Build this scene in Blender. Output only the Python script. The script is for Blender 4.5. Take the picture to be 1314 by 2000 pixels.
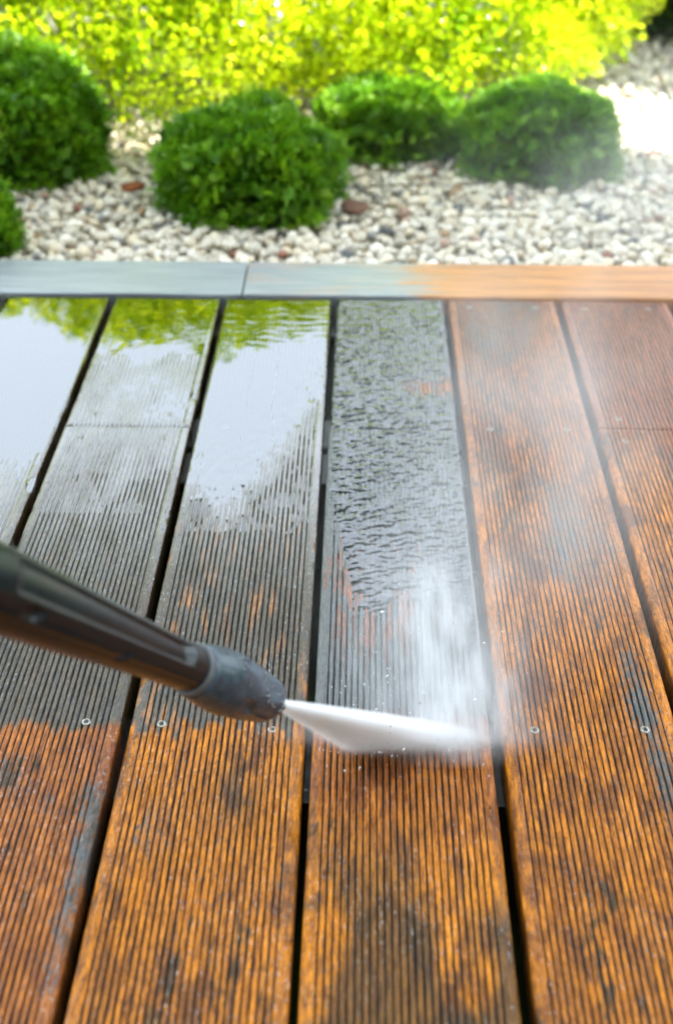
import bpy, bmesh, math, random
import numpy as np
from mathutils import Vector, Matrix

R = math.radians
random.seed(7)
rng = np.random.default_rng(11)
scene = bpy.context.scene
for o in list(bpy.data.objects):
    bpy.data.objects.remove(o, do_unlink=True)
col = scene.collection

# ------------------------------------------------------------------ camera
CAM_H = 0.695
cam_d = bpy.data.cameras.new('camera')
cam = bpy.data.objects.new('camera', cam_d)
col.objects.link(cam)
cam.location = (0, 0, CAM_H)
cam.rotation_euler = (R(90 - 35.9), 0, R(1.3))
cam_d.sensor_fit = 'VERTICAL'
cam_d.sensor_height = 36
cam_d.lens = 41.4
cam_d.clip_start = 0.02
cam_d.clip_end = 600
cam_d.dof.use_dof = True
cam_d.dof.focus_distance = 1.02
cam_d.dof.aperture_fstop = 4.0
scene.camera = cam

# ------------------------------------------------------------------ sky and sun
SUN_EL = 54.9
world = bpy.data.worlds.new('World')
scene.world = world
world.use_nodes = True
wn, wl = world.node_tree.nodes, world.node_tree.links
wn.clear()
w_out = wn.new('ShaderNodeOutputWorld')
w_bg = wn.new('ShaderNodeBackground')
w_sky = wn.new('ShaderNodeTexSky')
w_sky.sky_type = 'NISHITA'
w_sky.sun_disc = False
w_sky.sun_elevation = R(SUN_EL)
w_sky.sun_rotation = R(90 + 34.6)
w_sky.air_density = 1.0
w_sky.dust_density = 3.0
w_sky.ozone_density = 1.0
w_mix = wn.new('ShaderNodeMixRGB')           # thin even summer haze over the blue
w_mix.inputs[0].default_value = 0.62
w_mix.inputs[2].default_value = (8.8, 9.9, 10.9, 1)
wl.new(w_sky.outputs[0], w_mix.inputs[1])
wl.new(w_mix.outputs[0], w_bg.inputs[0])
w_bg.inputs[1].default_value = 0.1
wl.new(w_bg.outputs[0], w_out.inputs[0])

sun_d = bpy.data.lights.new('sun', 'SUN')
sun_d.energy = 5.0
sun_d.angle = R(0.53)
sun_d.color = (1.0, 0.94, 0.84)
sun = bpy.data.objects.new('sun', sun_d)
TO_SUN = Vector((0.55, -0.38, 0.95)).normalized()   # behind and to the right of the camera
sun.rotation_euler = TO_SUN.to_track_quat('Z', 'Y').to_euler()
col.objects.link(sun)
sun.location = (6, 0, 8)

vs = scene.view_settings
scene.display_settings.display_device = 'sRGB'
vs.view_transform = 'Standard'
vs.look = 'None'
vs.gamma = 1.0
vs.use_curve_mapping = False
vs.exposure = 2.2
scene.cycles.use_denoising = True
scene.cycles.max_bounces = 12
scene.cycles.transparent_max_bounces = 16
scene.cycles.volume_bounces = 10
scene.cycles.volume_max_steps = 256
scene.cycles.caustics_reflective = False
scene.cycles.caustics_refractive = False

# ------------------------------------------------------------------ helpers
def tag(o, label=None, cat=None, group=None, kind=None):
    if label: o['label'] = label
    if cat: o['category'] = cat
    if group: o['group'] = group
    if kind: o['kind'] = kind
    return o

def empty(name, loc=(0, 0, 0)):
    o = bpy.data.objects.new(name, None)
    o.location = loc
    o.empty_display_size = 0.05
    col.objects.link(o)
    return o

def link(name, me, mat=None, parent=None, loc=None):
    o = bpy.data.objects.new(name, me)
    col.objects.link(o)
    if mat and not me.materials:
        me.materials.append(mat)
    if parent is not None:
        o.parent = parent
    if loc is not None:
        o.location = loc
    return o

def np_mesh(name, verts, faces, smooth=True):
    """verts (n,3), faces (m,3) or (m,4) int array"""
    verts = np.asarray(verts, dtype=np.float32)
    faces = np.asarray(faces, dtype=np.int32)
    k = faces.shape[1]
    me = bpy.data.meshes.new(name)
    me.vertices.add(len(verts))
    me.vertices.foreach_set('co', verts.ravel())
    me.loops.add(faces.size)
    me.loops.foreach_set('vertex_index', faces.ravel())
    me.polygons.add(len(faces))
    me.polygons.foreach_set('loop_start', np.arange(0, faces.size, k, dtype=np.int32))
    if smooth:
        me.polygons.foreach_set('use_smooth', np.ones(len(faces), dtype=bool))
    me.update(calc_edges=True)
    return me

def attr(me, name, vals):
    a = me.attributes.new(name, 'FLOAT', 'POINT')
    a.data.foreach_set('value', np.asarray(vals, dtype=np.float32).ravel())

def attr_col(me, name, cols):
    a = me.attributes.new(name, 'FLOAT_COLOR', 'POINT')
    c = np.ones((len(cols), 4), dtype=np.float32)
    c[:, :3] = cols
    a.data.foreach_set('color', c.ravel())

def grid_faces(nu, nv, closed_u=False):
    """index grid v*nu+u"""
    u = np.arange(nu if closed_u else nu - 1)
    v = np.arange(nv - 1)
    U, V = np.meshgrid(u, v)
    U1 = (U + 1) % nu
    return np.stack([V * nu + U, V * nu + U1, (V + 1) * nu + U1, (V + 1) * nu + U], -1).reshape(-1, 4)

def _hash(ix, iy, seed):
    n = (ix.astype(np.int64) * 374761393 + iy.astype(np.int64) * 668265263 + seed * 974711) & 0xFFFFFFFF
    n = ((n ^ (n >> 13)) * 1274126177) & 0xFFFFFFFF
    n = (n ^ (n >> 16)) & 0xFFFFFF
    return n / float(0xFFFFFF)

def vnoise(x, y, seed=0):
    x, y = np.broadcast_arrays(np.asarray(x, float), np.asarray(y, float))
    ix, iy = np.floor(x), np.floor(y)
    fx, fy = x - ix, y - iy
    fx = fx * fx * fx * (fx * (fx * 6 - 15) + 10)
    fy = fy * fy * fy * (fy * (fy * 6 - 15) + 10)
    a = _hash(ix, iy, seed); b = _hash(ix + 1, iy, seed)
    c = _hash(ix, iy + 1, seed); d = _hash(ix + 1, iy + 1, seed)
    return (a * (1 - fx) + b * fx) * (1 - fy) + (c * (1 - fx) + d * fx) * fy

def fbm(x, y, seed=0, octv=4, gain=0.5):
    s, a, t = 0, 1, 0
    for i in range(octv):
        c, q = math.cos(0.6 + 0.9 * i), math.sin(0.6 + 0.9 * i)
        s = s + a * vnoise((x * c - y * q) * 2 ** i + 17.3 * i, (x * q + y * c) * 2 ** i - 9.1 * i, seed + i)
        t += a
        a *= gain
    return s / t

def sstep(a, b, x):
    t = np.clip((x - a) / (b - a), 0, 1)
    return t * t * (3 - 2 * t)

def blob(x, y, cx, cy, rx, ry):
    return np.exp(-(((x - cx) / rx) ** 2 + ((y - cy) / ry) ** 2))

class NT:
    """tiny node-tree builder"""
    def __init__(s, name):
        s.m = bpy.data.materials.new(name)
        s.m.use_nodes = True
        s.n, s.l = s.m.node_tree.nodes, s.m.node_tree.links
        s.n.clear()
        s.out = s.n.new('ShaderNodeOutputMaterial')
    def add(s, typ, props=None, **inp):
        nd = s.n.new(typ)
        for k, v in (props or {}).items():
            setattr(nd, k, v)
        for k, v in inp.items():
            key = k.replace('_', ' ')
            sock = nd.inputs[int(k[1:])] if (k[0] == 'i' and k[1:].isdigit()) else nd.inputs[key]
            s.put(sock, v)
        return nd
    def put(s, sock, v):
        if isinstance(v, bpy.types.NodeSocket):
            s.l.new(v, sock)
        elif isinstance(v, bpy.types.Node):
            s.l.new(v.outputs[0], sock)
        else:
            if isinstance(v, tuple) and len(v) == 3 and len(getattr(sock, 'default_value', ())) == 4:
                v = v + (1,)
            sock.default_value = v
    def math(s, op, a, b=0.0, c=None, clamp=False):
        nd = s.n.new('ShaderNodeMath'); nd.operation = op; nd.use_clamp = clamp
        s.put(nd.inputs[0], a); s.put(nd.inputs[1], b)
        if c is not None: s.put(nd.inputs[2], c)
        return nd.outputs[0]
    def mix(s, fac, a, b, blend='MIX'):
        nd = s.n.new('ShaderNodeMixRGB'); nd.blend_type = blend
        s.put(nd.inputs[0], fac); s.put(nd.inputs[1], a); s.put(nd.inputs[2], b)
        return nd.outputs[0]
    def mr(s, x, a, b, c=0.0, d=1.0, smooth=True):
        nd = s.n.new('ShaderNodeMapRange')
        nd.interpolation_type = 'SMOOTHSTEP' if smooth else 'LINEAR'
        s.put(nd.inputs[0], x)
        for i, v in enumerate((a, b, c, d)):
            s.put(nd.inputs[i + 1], v)
        return nd.outputs[0]
    def noise(s, vec, scale, detail=3.0, rough=0.55, dist=0.0):
        nd = s.n.new('ShaderNodeTexNoise')
        s.put(nd.inputs['Vector'], vec)
        nd.inputs['Scale'].default_value = scale
        nd.inputs['Detail'].default_value = detail
        nd.inputs['Roughness'].default_value = rough
        nd.inputs['Distortion'].default_value = dist
        return nd.outputs[0]
    def attr(s, name):
        nd = s.n.new('ShaderNodeAttribute'); nd.attribute_name = name
        return nd
    def scaled(s, vec, sc):
        nd = s.n.new('ShaderNodeMapping')
        s.put(nd.inputs[0], vec)
        nd.inputs['Scale'].default_value = sc
        return nd.outputs[0]
    def surf(s, sh):
        s.l.new(sh if isinstance(sh, bpy.types.NodeSocket) else sh.outputs[0], s.out.inputs[0])
        return s.m
    def vol(s, sh):
        s.l.new(sh.outputs[0], s.out.inputs[1])
        return s.m

def simple(name, color, rough=0.6, spec=0.5, metal=0.0, bump=0.0, bscale=80.0, var=0.0, coords='Object'):
    t = NT(name)
    tc = t.add('ShaderNodeTexCoord').outputs[coords]
    c = color + (1,)
    n = t.noise(tc, bscale, 5.0)
    if var:
        dark = tuple(v * (1 - var) for v in color) + (1,)
        lite = tuple(min(1, v * (1 + var)) for v in color) + (1,)
        c = t.mix(t.mr(t.noise(tc, bscale * 0.2, 4.0), 0.3, 0.7), dark, lite)
    p = t.add('ShaderNodeBsdfPrincipled', Base_Color=c, Roughness=rough, Metallic=metal)
    p.inputs['Specular IOR Level'].default_value = spec
    if bump:
        b = t.add('ShaderNodeBump', Height=n, Strength=bump, Distance=0.002)
        t.put(p.inputs['Normal'], b)
    return t.surf(p)

# ------------------------------------------------------------------ materials of the deck
def wood_material():
    t = NT('wet_decking_wood')
    tc = t.add('ShaderNodeTexCoord')
    geo = t.add('ShaderNodeNewGeometry')
    pos = geo.outputs['Position']
    info = t.add('ShaderNodeObjectInfo')
    off = t.add('ShaderNodeVectorMath', {'operation': 'SCALE'}, i0=(3.1, 7.7, 1.3))
    t.put(off.inputs[3], info.outputs['Random'])
    vec = t.add('ShaderNodeVectorMath', {'operation': 'ADD'}, i0=pos, i1=off.outputs[0]).outputs[0]
    sep = t.add('ShaderNodeSeparateXYZ', i0=pos)
    fibre = t.noise(t.scaled(vec, (300, 42, 60)), 1.0, 6.0, 0.72, 0.3)
    fibre2 = t.noise(t.scaled(vec, (900, 60, 200)), 1.0, 4.0, 0.6)
    patch = t.noise(t.scaled(vec, (19, 9, 10)), 1.0, 7.0, 0.68, 0.5)
    speck = t.noise(t.scaled(vec, (420, 150, 100)), 1.0, 5.0, 0.7)
    orange = t.mix(t.mr(fibre, 0.30, 0.70), (0.19, 0.052, 0.002, 1), (0.80, 0.270, 0.003, 1))
    orange = t.mix(t.mr(patch, 0.50, 0.62, 0.0, 0.82), orange, (0.085, 0.027, 0.004, 1))
    orange = t.mix(t.mr(speck, 0.55, 0.68, 0.0, 0.85), orange, (0.05, 0.025, 0.012, 1))
    red = t.mix(t.mr(fibre, 0.3, 0.7), (0.11, 0.030, 0.010, 1), (0.40, 0.115, 0.034, 1))
    ridge_tone = t.attr('a_ridge').outputs['Fac']
    orange = t.mix(t.mr(ridge_tone, 0.50, 0.20, 0.0, 0.75), orange, (0.085, 0.030, 0.006, 1))
    c = t.mix(t.attr('a_red').outputs['Fac'], orange, red)
    olive = t.mix(t.mr(fibre, 0.3, 0.7), (0.016, 0.014, 0.007, 1), (0.060, 0.044, 0.016, 1))
    olive = t.mix(t.mr(speck, 0.56, 0.70, 0.0, 0.55), olive, (0.26, 0.10, 0.02, 1))
    grey = t.mix(t.mr(fibre2, 0.3, 0.7), (0.055, 0.062, 0.060, 1), (0.135, 0.145, 0.140, 1))
    g = t.math('ADD', t.attr('a_grey').outputs['Fac'], t.math('MULTIPLY', t.math('SUBTRACT', fibre, 0.5), 1.1))
    g = t.math('ADD', g, t.math('MULTIPLY', t.math('SUBTRACT', speck, 0.5), 0.9))
    c = t.mix(t.mr(g, 0.36, 0.70), c, grey)
    c = t.mix(t.attr('a_dark').outputs['Fac'], c, olive)
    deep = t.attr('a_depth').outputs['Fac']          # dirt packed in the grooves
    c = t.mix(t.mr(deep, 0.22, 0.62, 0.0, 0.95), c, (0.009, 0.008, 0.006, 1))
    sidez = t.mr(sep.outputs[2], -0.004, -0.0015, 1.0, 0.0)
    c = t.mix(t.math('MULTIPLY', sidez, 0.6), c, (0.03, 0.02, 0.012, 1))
    rel = t.noise(t.scaled(vec, (360, 120, 100)), 1.0, 4.0, 0.62, 0.2)
    h = t.math('ADD', t.math('MULTIPLY', rel, 1.0), t.math('MULTIPLY', fibre2, 0.18))
    wet = t.attr('a_wet_sheen').outputs['Fac']
    bmp = t.add('ShaderNodeBump', Height=h, Strength=t.mr(wet, 0.35, 0.9, 0.85, 0.30, smooth=False), Distance=0.0022)
    p = t.add('ShaderNodeBsdfPrincipled', Base_Color=c, Roughness=0.30, Normal=bmp.outputs[0])
    p.inputs['IOR'].default_value = 1.30
    p.inputs['Specular IOR Level'].default_value = 0.30
    fres = t.add('ShaderNodeFresnel', IOR=2.4, Normal=bmp.outputs[0])
    gl = t.add('ShaderNodeBsdfGlossy', Color=(1, 1, 1, 1), Roughness=0.05, Normal=bmp.outputs[0])
    bead = t.mr(t.noise(t.scaled(vec, (480, 260, 300)), 1.0, 3.0, 0.6), 0.585, 0.645, 0.0, 0.75)
    bead = t.math('MULTIPLY', bead, t.mr(t.noise(t.scaled(vec, (26, 14, 10)), 1.0, 4.0, 0.6), 0.40, 0.62, 0.15, 1.0))
    wet = t.math('ADD', wet, bead, clamp=True)
    fac = t.math('MULTIPLY', fres.outputs[0], t.math('MULTIPLY', wet, t.mr(deep, 0.15, 0.6, 1.0, 0.12)), clamp=True)  # gloss cut inside the grooves to mimic their occlusion
    mx = t.add('ShaderNodeMixShader', i0=fac, i1=p.outputs[0], i2=gl.outputs[0])
    return t.surf(mx)

def water_material(name, ior=2.0, tint=(0.86, 0.90, 0.88), rough=0.015):
    t = NT(name)
    fres = t.add('ShaderNodeFresnel', IOR=ior)
    tr = t.add('ShaderNodeBsdfTransparent', Color=tint + (1,))
    gl = t.add('ShaderNodeBsdfGlossy', Color=(1, 1, 1, 1), Roughness=rough)
    mx = t.add('ShaderNodeMixShader', i0=fres.outputs[0], i1=tr.outputs[0], i2=gl.outputs[0])
    return t.surf(mx)

WOOD = wood_material()
WATER = water_material('clear_water_film', 2.7)
RUNNING = water_material('running_water_film', 1.95, (0.40, 0.47, 0.42), 0.05)
STEEL = simple('stainless_screw_steel', (0.33, 0.32, 0.28), 0.40, 0.5, 1.0, 0.4, 900.0, 0.4)
HOLE = simple('screw_recess_dark', (0.02, 0.02, 0.02), 0.6)
JOIST = simple('joist_dark_wood', (0.055, 0.05, 0.042), 0.35, 0.5, 0.0, 0.6, 60.0, 0.5)

# ------------------------------------------------------------------ ground
ground = link('ground', np_mesh('ground', [(-150, -150, -0.16), (150, -150, -0.16), (150, 150, -0.16), (-150, 150, -0.16)], [(0, 1, 2, 3)], False),
              simple('lawn_green', (0.06, 0.10, 0.025), 0.9, 0.2, 0, 0.5, 30.0, 0.5))
tag(ground, kind='structure')

def soil_mat():
    t = NT('gravel_bed_fines')
    tc = t.add('ShaderNodeTexCoord').outputs['Object']
    vor = t.add('ShaderNodeTexVoronoi', Vector=tc, Scale=55.0)
    c = t.mix(t.mr(vor.outputs['Distance'], 0.1, 0.75), (0.58, 0.54, 0.45, 1), (0.22, 0.19, 0.15, 1))
    c = t.mix(t.mr(t.noise(tc, 60, 3), 0.5, 0.7, 0, 0.5), c, (0.2, 0.14, 0.09, 1))
    b = t.add('ShaderNodeBump', Height=vor.outputs['Distance'], Strength=1.0, Distance=0.01)
    b.invert = True
    p = t.add('ShaderNodeBsdfPrincipled', Base_Color=c, Roughness=0.85, Normal=b.outputs[0])
    return t.surf(p)
bx0, bx1, by0, by1 = -3.2, 1.9, 1.566, 5.2
bed = link('gravel_bed', np_mesh('gravel_bed', [(bx0, by0, -0.030), (bx1, by0, -0.030), (bx1, by1, -0.030), (bx0, by1, -0.030),
                                                (bx0, by0, -0.159), (bx1, by0, -0.159), (bx1, by1, -0.159), (bx0, by1, -0.159)],
                                 [(0, 1, 2, 3), (4, 5, 1, 0), (5, 6, 2, 1), (6, 7, 3, 2), (7, 4, 0, 3)], False), soil_mat())
tag(bed, kind='structure')

# ------------------------------------------------------------------ deck
deck = tag(empty('deck', (0, 0, 0)), kind='structure')
PITCH, GAP0, GW = 0.149, -0.036, 0.0078
BT = 0.028                       # board thickness
NRIDGE, FLAT = 24, 0.0105
BW = PITCH - GW

def board_profile(npr):
    """x offsets from the board's left edge and depth (m, >=0) of the grooves"""
    xs, zs, dp = [0, 0, 0.0008, 0.0024], [-BT, -0.0030, -0.0010, 0.0], [0, 0, 0, 0]
    rw = (BW - 2 * FLAT) / NRIDGE
    n = NRIDGE * npr
    xs += [FLAT * 0.55, FLAT - 0.0009]; zs += [0, 0]; dp += [0, 0]
    for i in range(n + 1):
        tt = i / npr
        u = abs(2 * (tt - math.floor(tt)) - 1)
        d = u ** 3.4
        if i in (0, n): d *= 0.9
        xs.append(FLAT + tt * rw); zs.append(-0.0021 * d); dp.append(d)
    xs += [BW - FLAT + 0.0009, BW - FLAT * 0.55]; zs += [0, 0]; dp += [0, 0]
    xs += [BW - 0.0024, BW - 0.0008, BW, BW]; zs += [0.0, -0.0010, -0.0030, -BT]; dp += [0, 0, 0, 0]
    return np.array(xs), np.array(zs), np.array(dp)

def wood_height(X, Y, dep, k):
    """fine relief of the top of board k (m), eaten ridges and raised fibres"""
    h = (fbm(X * 420, Y * 110, 5 + k, 3) - 0.5) * 0.00075
    h += (fbm(X * 45, Y * 16, 31 + k, 3) - 0.5) * 0.0007
    return h

def masks(X, Y, k):
    """dirt, colour and wet sheen of the wood as functions of the place on the deck"""
    n1 = fbm(X * 30, Y * 14, 3 + k, 4)
    n2 = fbm(X * 12, Y * 6, 77 + 3 * k, 4)
    fine = fbm(X * 190, Y * 30, 51 + k, 3)
    ridge = vnoise(np.floor((X - GAP0) / 0.005), np.full_like(X, k * 3.7), 9)
    edge = 0.664 + (ridge - 0.5) * (0.030 if k == -1 else 0.016) + (n1 - 0.5) * 0.02
    wash = sstep(-0.003, 0.003, Y - edge)             # behind this line the old boards were soaked
    dark = np.zeros_like(X); grey = np.zeros_like(X); red = np.zeros_like(X); wet = np.zeros_like(X)
    if k <= -1:                                        # boards left of the nozzle
        dark = wash * (0.97 - 0.45 * sstep(0.60, 0.72, fine) * (k == -1) * sstep(1.0, 0.8, Y))
        wet = 0.07 + (0.21 + 0.68 * sstep(0.76, 1.10, Y)) * wash  # soaked boards; sheen also lowered nearer, standing in for dark canopy reflections
        if k <= -2:
            grey = (1 - wash) * (0.14 + 0.45 * blob(X, Y, -0.197, 0.50, 0.010, 0.10) + 0.35 * blob(X, Y, -0.27, 0.60, 0.035, 0.035) + 0.36 * sstep(0.38, 0.62, n2)) + 0.25 * (1 - wash) * sstep(0.5, 0.7, n1)
            red = 0.55 * (1 - wash) + 0 * X
        else:
            grey = (1 - wash) * (0.02 + 0.30 * sstep(0.5, 0.68, n1) + 0.25 * blob(X, Y, -0.17, 0.5, 0.03, 0.12))
            red = 0.10 * (1 - wash) + 0 * X
            dark = np.maximum(dark, 0.75 * blob(X, Y, -0.085, 0.60, 0.022, 0.03) * sstep(0.4, 0.6, n1))
    elif k == 0:                                       # board under the jet
        up = sstep(0.655, 0.70, Y)
        op = blob(X, Y, 0.083, 1.215, 0.038, 0.028) + 0.55 * blob(X, Y, 0.078, 1.262, 0.05, 0.012)
        low = blob(X, Y, 0.02, 0.84, 0.06, 0.10)
        grey = up * np.clip(0.93 - 0.95 * op * sstep(0.3, 0.6, fine + 0.15) - 0.80 * low * sstep(0.36, 0.56, fine), 0, 1)
        grey = grey + (1 - up) * (0.10 + 0.25 * sstep(0.5, 0.7, n1))
        red = 0.55 * sstep(0.50, 0.62, Y) + 0.35 * up
        dark = (1 - up) * 0.75 * sstep(0.60, 0.48, Y) * sstep(0.40, 0.56, n2) + up * 0.25 * sstep(-0.005, -0.03, X)
        wet = 0.06 + 0.24 * up
    else:
        far = sstep(0.85, 1.25, Y)
        grey = 0.02 + 0.26 * sstep(0.45, 0.68, n2) + 0.12 * sstep(0.5, 0.7, n1)
        if k == 1:
            grey = grey + 0.18 * blob(X, Y, 0.19, 1.34, 0.05, 0.14) + 0.08 * far + 0.3 * blob(X, Y, 0.20, 0.93, 0.04, 0.12)
            grey = grey + 0.45 * blob(X, Y, 0.235, 0.60, 0.012, 0.16) + 0.30 * blob(X, Y, 0.185, 0.60, 0.022, 0.07) + 0.25 * blob(X, Y, 0.20, 0.47, 0.02, 0.05)
            red = 0.20 + 0.45 * far
        else:
            grey = grey * 0.7 + 0.15 * far
            red = 0.10 + 0.85 * sstep(1.02, 1.16, Y)
        wet = 0.05 + 0.16 * far
    wet = wet * (0.72 + 0.56 * fbm(X * 55, Y * 18, 640 + k, 3))
    grime = sstep(0.56, 0.72, fbm(X * 120, Y * 38, 610 + k, 5, 0.7)) * sstep(0.50, 0.66, fbm(X * 13 + 5, Y * 8, 660 + k, 2)) * (1 - wash if k <= -1 else 1.0)
    dark = np.maximum(dark, 0.85 * grime)
    return np.clip(dark, 0, 1), np.clip(grey, 0, 1), np.clip(red, 0, 1), np.clip(wet, 0, 1)

def make_board(k, y0, y1, dx=0.0, fine=True, z=0.0):
    px, pz, pd = board_profile(8 if fine else 4)
    xl = GAP0 + k * PITCH + GW / 2 + dx
    if fine:
        ys = np.unique(np.concatenate([np.arange(y0, min(y1, 0.36), 0.03), np.arange(max(y0, 0.36), y1, 0.0042), [y1]]))
    else:
        ys = np.append(np.arange(y0, y1, 0.05), y1)
    ys = np.concatenate([[ys[0]], ys, [ys[-1]]])
    X = np.broadcast_to(px[None, :] + xl, (len(ys), len(px))).copy()
    Y = np.broadcast_to(ys[:, None], X.shape).copy()
    Z = np.broadcast_to(pz[None, :], X.shape).copy()
    D = np.broadcast_to(pd[None, :], X.shape).copy()
    top = (Z > -0.0028)
    Z = np.where(top, Z + wood_height(X, Y, D, k) * np.where(px > 0.0009, 1, 0) * np.where(px < BW - 0.0009, 1, 0), Z)
    # worn arrises
    nick = (fbm(Y * 26, X * 3, 200 + k, 3) - 0.62).clip(0) * 0.02
    side = (px < 0.0025) * 1.0 - (px > BW - 0.0025) * 1.0
    X = X + nick * side[None, :] * top
    Z[0, :] = -BT; Z[-1, :] = -BT
    dark, grey, red, wet = masks(X, Y, k)
    zz = Z + z
    me = np_mesh('board', np.stack([X, Y, zz], -1).reshape(-1, 3), grid_faces(len(px), len(ys)))
    D = np.clip(D * (0.75 + 0.6 * fbm(X * 60, Y * 22, 430 + k, 3)) + (fbm(X * 160, Y * 40, 400 + k, 3) - 0.5) * 0.6 * (D > 0.01), 0, 1)
    ridx = np.floor((X - xl - FLAT) / ((BW - 2 * FLAT) / NRIDGE))
    rt = 0.4 * vnoise(ridx * 1.0 + 0.5, Y * 9, 500 + k) + 0.6 * fbm(X * 300, Y * 60, 520 + k, 4, 0.65)
    attr(me, 'a_ridge', rt)
    for nm, v in (('a_dark', dark), ('a_grey', grey), ('a_red', red), ('a_wet_sheen', wet), ('a_depth', D)):
        attr(me, nm, v)
    return link('board', me, WOOD, deck)

boards = {}
for k in range(-5, 6):
    vis = -4 <= k <= 2
    if k == -2:
        boards[k, 1] = make_board(k, 1.1198, 1.4470, 0.0005)
        boards[k, 0] = make_board(k, -0.30, 1.1186, 0.0)
    elif k == 0:
        boards[k, 1] = make_board(k, 1.1176, 1.4470, 0.0006)
        boards[k, 0] = make_board(k, -0.30, 1.1164, -0.0018, z=0.0006)
    elif k == 2:
        boards[k, 1] = make_board(k, 1.1256, 1.4470, 0.001)
        boards[k, 0] = make_board(k, -0.30, 1.1240, 0.0)
    else:
        boards[k, 0] = make_board(k, -0.30, 1.4470, 0.0, fine=(-3 <= k <= 2))

# border board across the ends, in pieces
def trim_wood():
    t = NT('border_board_wood')
    pos = t.add('ShaderNodeNewGeometry').outputs['Position']
    sep = t.add('ShaderNodeSeparateXYZ', i0=pos)
    fibre = t.noise(t.scaled(pos, (9, 330, 120)), 1.0, 6.0, 0.65, 0.5)
    patch = t.noise(t.scaled(pos, (9, 30, 30)), 1.0, 4.0, 0.6)
    orange = t.mix(t.mr(fibre, 0.32, 0.66), (0.30, 0.105, 0.018, 1), (0.70, 0.29, 0.05, 1))
    grey = t.mix(t.mr(fibre, 0.3, 0.7), (0.14, 0.165, 0.175, 1), (0.36, 0.40, 0.41, 1))
    e = t.math('ADD', sep.outputs[0], t.math('MULTIPLY', t.math('SUBTRACT', fibre, 0.5), 0.22))
    e = t.math('ADD', e, t.math('MULTIPLY', t.math('SUBTRACT', patch, 0.5), 0.10))
    old = t.mr(e, 0.065, 0.115, 1.0, 0.0)
    mid = t.math('MULTIPLY', t.mr(t.math('ADD', fibre, t.math('MULTIPLY', patch, 0.7)), 0.86, 1.02), 0.5)
    past = t.mr(sep.outputs[0], -0.162, -0.158)
    old2 = t.math('SUBTRACT', old, t.math('MULTIPLY', t.math('MULTIPLY', mid, past), 0.8), clamp=True)
    c = t.mix(old2, orange, grey)
    b = t.add('ShaderNodeBump', Height=fibre, Strength=0.7, Distance=0.0016)
    p = t.add('ShaderNodeBsdfPrincipled', Base_Color=c, Roughness=0.42, Normal=b.outputs[0])
    fres = t.add('ShaderNodeFresnel', IOR=1.8, Normal=b.outputs[0])
    gl = t.add('ShaderNodeBsdfGlossy', Color=(1, 1, 1, 1), Roughness=0.28, Normal=b.outputs[0])
    fac = t.math('MULTIPLY', fres.outputs[0], t.math('ADD', t.math('MULTIPLY', old, 0.8), 0.15), clamp=True)
    return t.surf(t.add('ShaderNodeMixShader', i0=fac, i1=p.outputs[0], i2=gl.outputs[0]))
TRIM = trim_wood()
def bevel_box(name, x0, x1, y0, y1, z0, z1, bev, mat, parent=None, seg=2):
    bm = bmesh.new()
    bmesh.ops.create_cube(bm, size=1)
    for v in bm.verts:
        v.co = Vector(((x0 + x1) / 2 + v.co.x * (x1 - x0), (y0 + y1) / 2 + v.co.y * (y1 - y0), (z0 + z1) / 2 + v.co.z * (z1 - z0)))
    if bev:
        bmesh.ops.bevel(bm, geom=bm.edges[:], offset=bev, segments=seg, affect='EDGES', profile=0.5)
    me = bpy.data.meshes.new(name)
    bm.to_mesh(me); bm.free()
    return link(name, me, mat, parent)
for x0, x1 in ((-0.80, -0.1610), (-0.1594, 0.86)):
    bevel_box('border_board', x0, x1, 1.4525, 1.5590, -0.028, 0.0030, 0.0022, TRIM, deck)
bevel_box('fascia_board', -0.80, 0.86, 1.530, 1.552, -0.155, -0.030, 0.002, JOIST, deck)
for y0, y1 in ((-0.12, -0.03), (0.612, 0.700), (1.052, 1.112), (1.124, 1.185), (1.395, 1.525)):
    bevel_box('joist', -0.79, 0.85, y0, y1, -0.150, -0.0295, 0.002, JOIST, deck)

# screws: a countersunk ring head with a star recess
def screw_meshes():
    bm = bmesh.new()
    prof = [(0.0, -0.0012), (0.0021, -0.0012), (0.0023, -0.0001), (0.0038, 0.0), (0.0043, -0.0004), (0.0043, -0.0020)]
    n = 20
    rings = []
    for r, z in prof[1:]:
        ring = []
        for i in range(n):
            a = 2 * math.pi * i / n
            rr = r * (1 + (0.16 * math.cos(6 * a) if r < 0.003 else 0))
            ring.append(bm.verts.new((rr * math.cos(a), rr * math.sin(a), z)))
        rings.append(ring)
    for a, b in zip(rings, rings[1:]):
        for i in range(n):
            bm.faces.new((a[i], a[(i + 1) % n], b[(i + 1) % n], b[i]))
    me = bpy.data.meshes.new('screw'); bm.to_mesh(me); bm.free()
    me.materials.append(STEEL)
    for p in me.polygons: p.use_smooth = True
    bm = bmesh.new()
    bmesh.ops.create_circle(bm, cap_ends=True, radius=0.0026, segments=12)
    me2 = bpy.data.meshes.new('screw_recess'); bm.to_mesh(me2); bm.free()
    me2.materials.append(HOLE)
    bm = bmesh.new()
    bmesh.ops.create_circle(bm, cap_ends=True, radius=0.0058, segments=16)
    return me, me2
SCREW, RECESS = screw_meshes()
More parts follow.
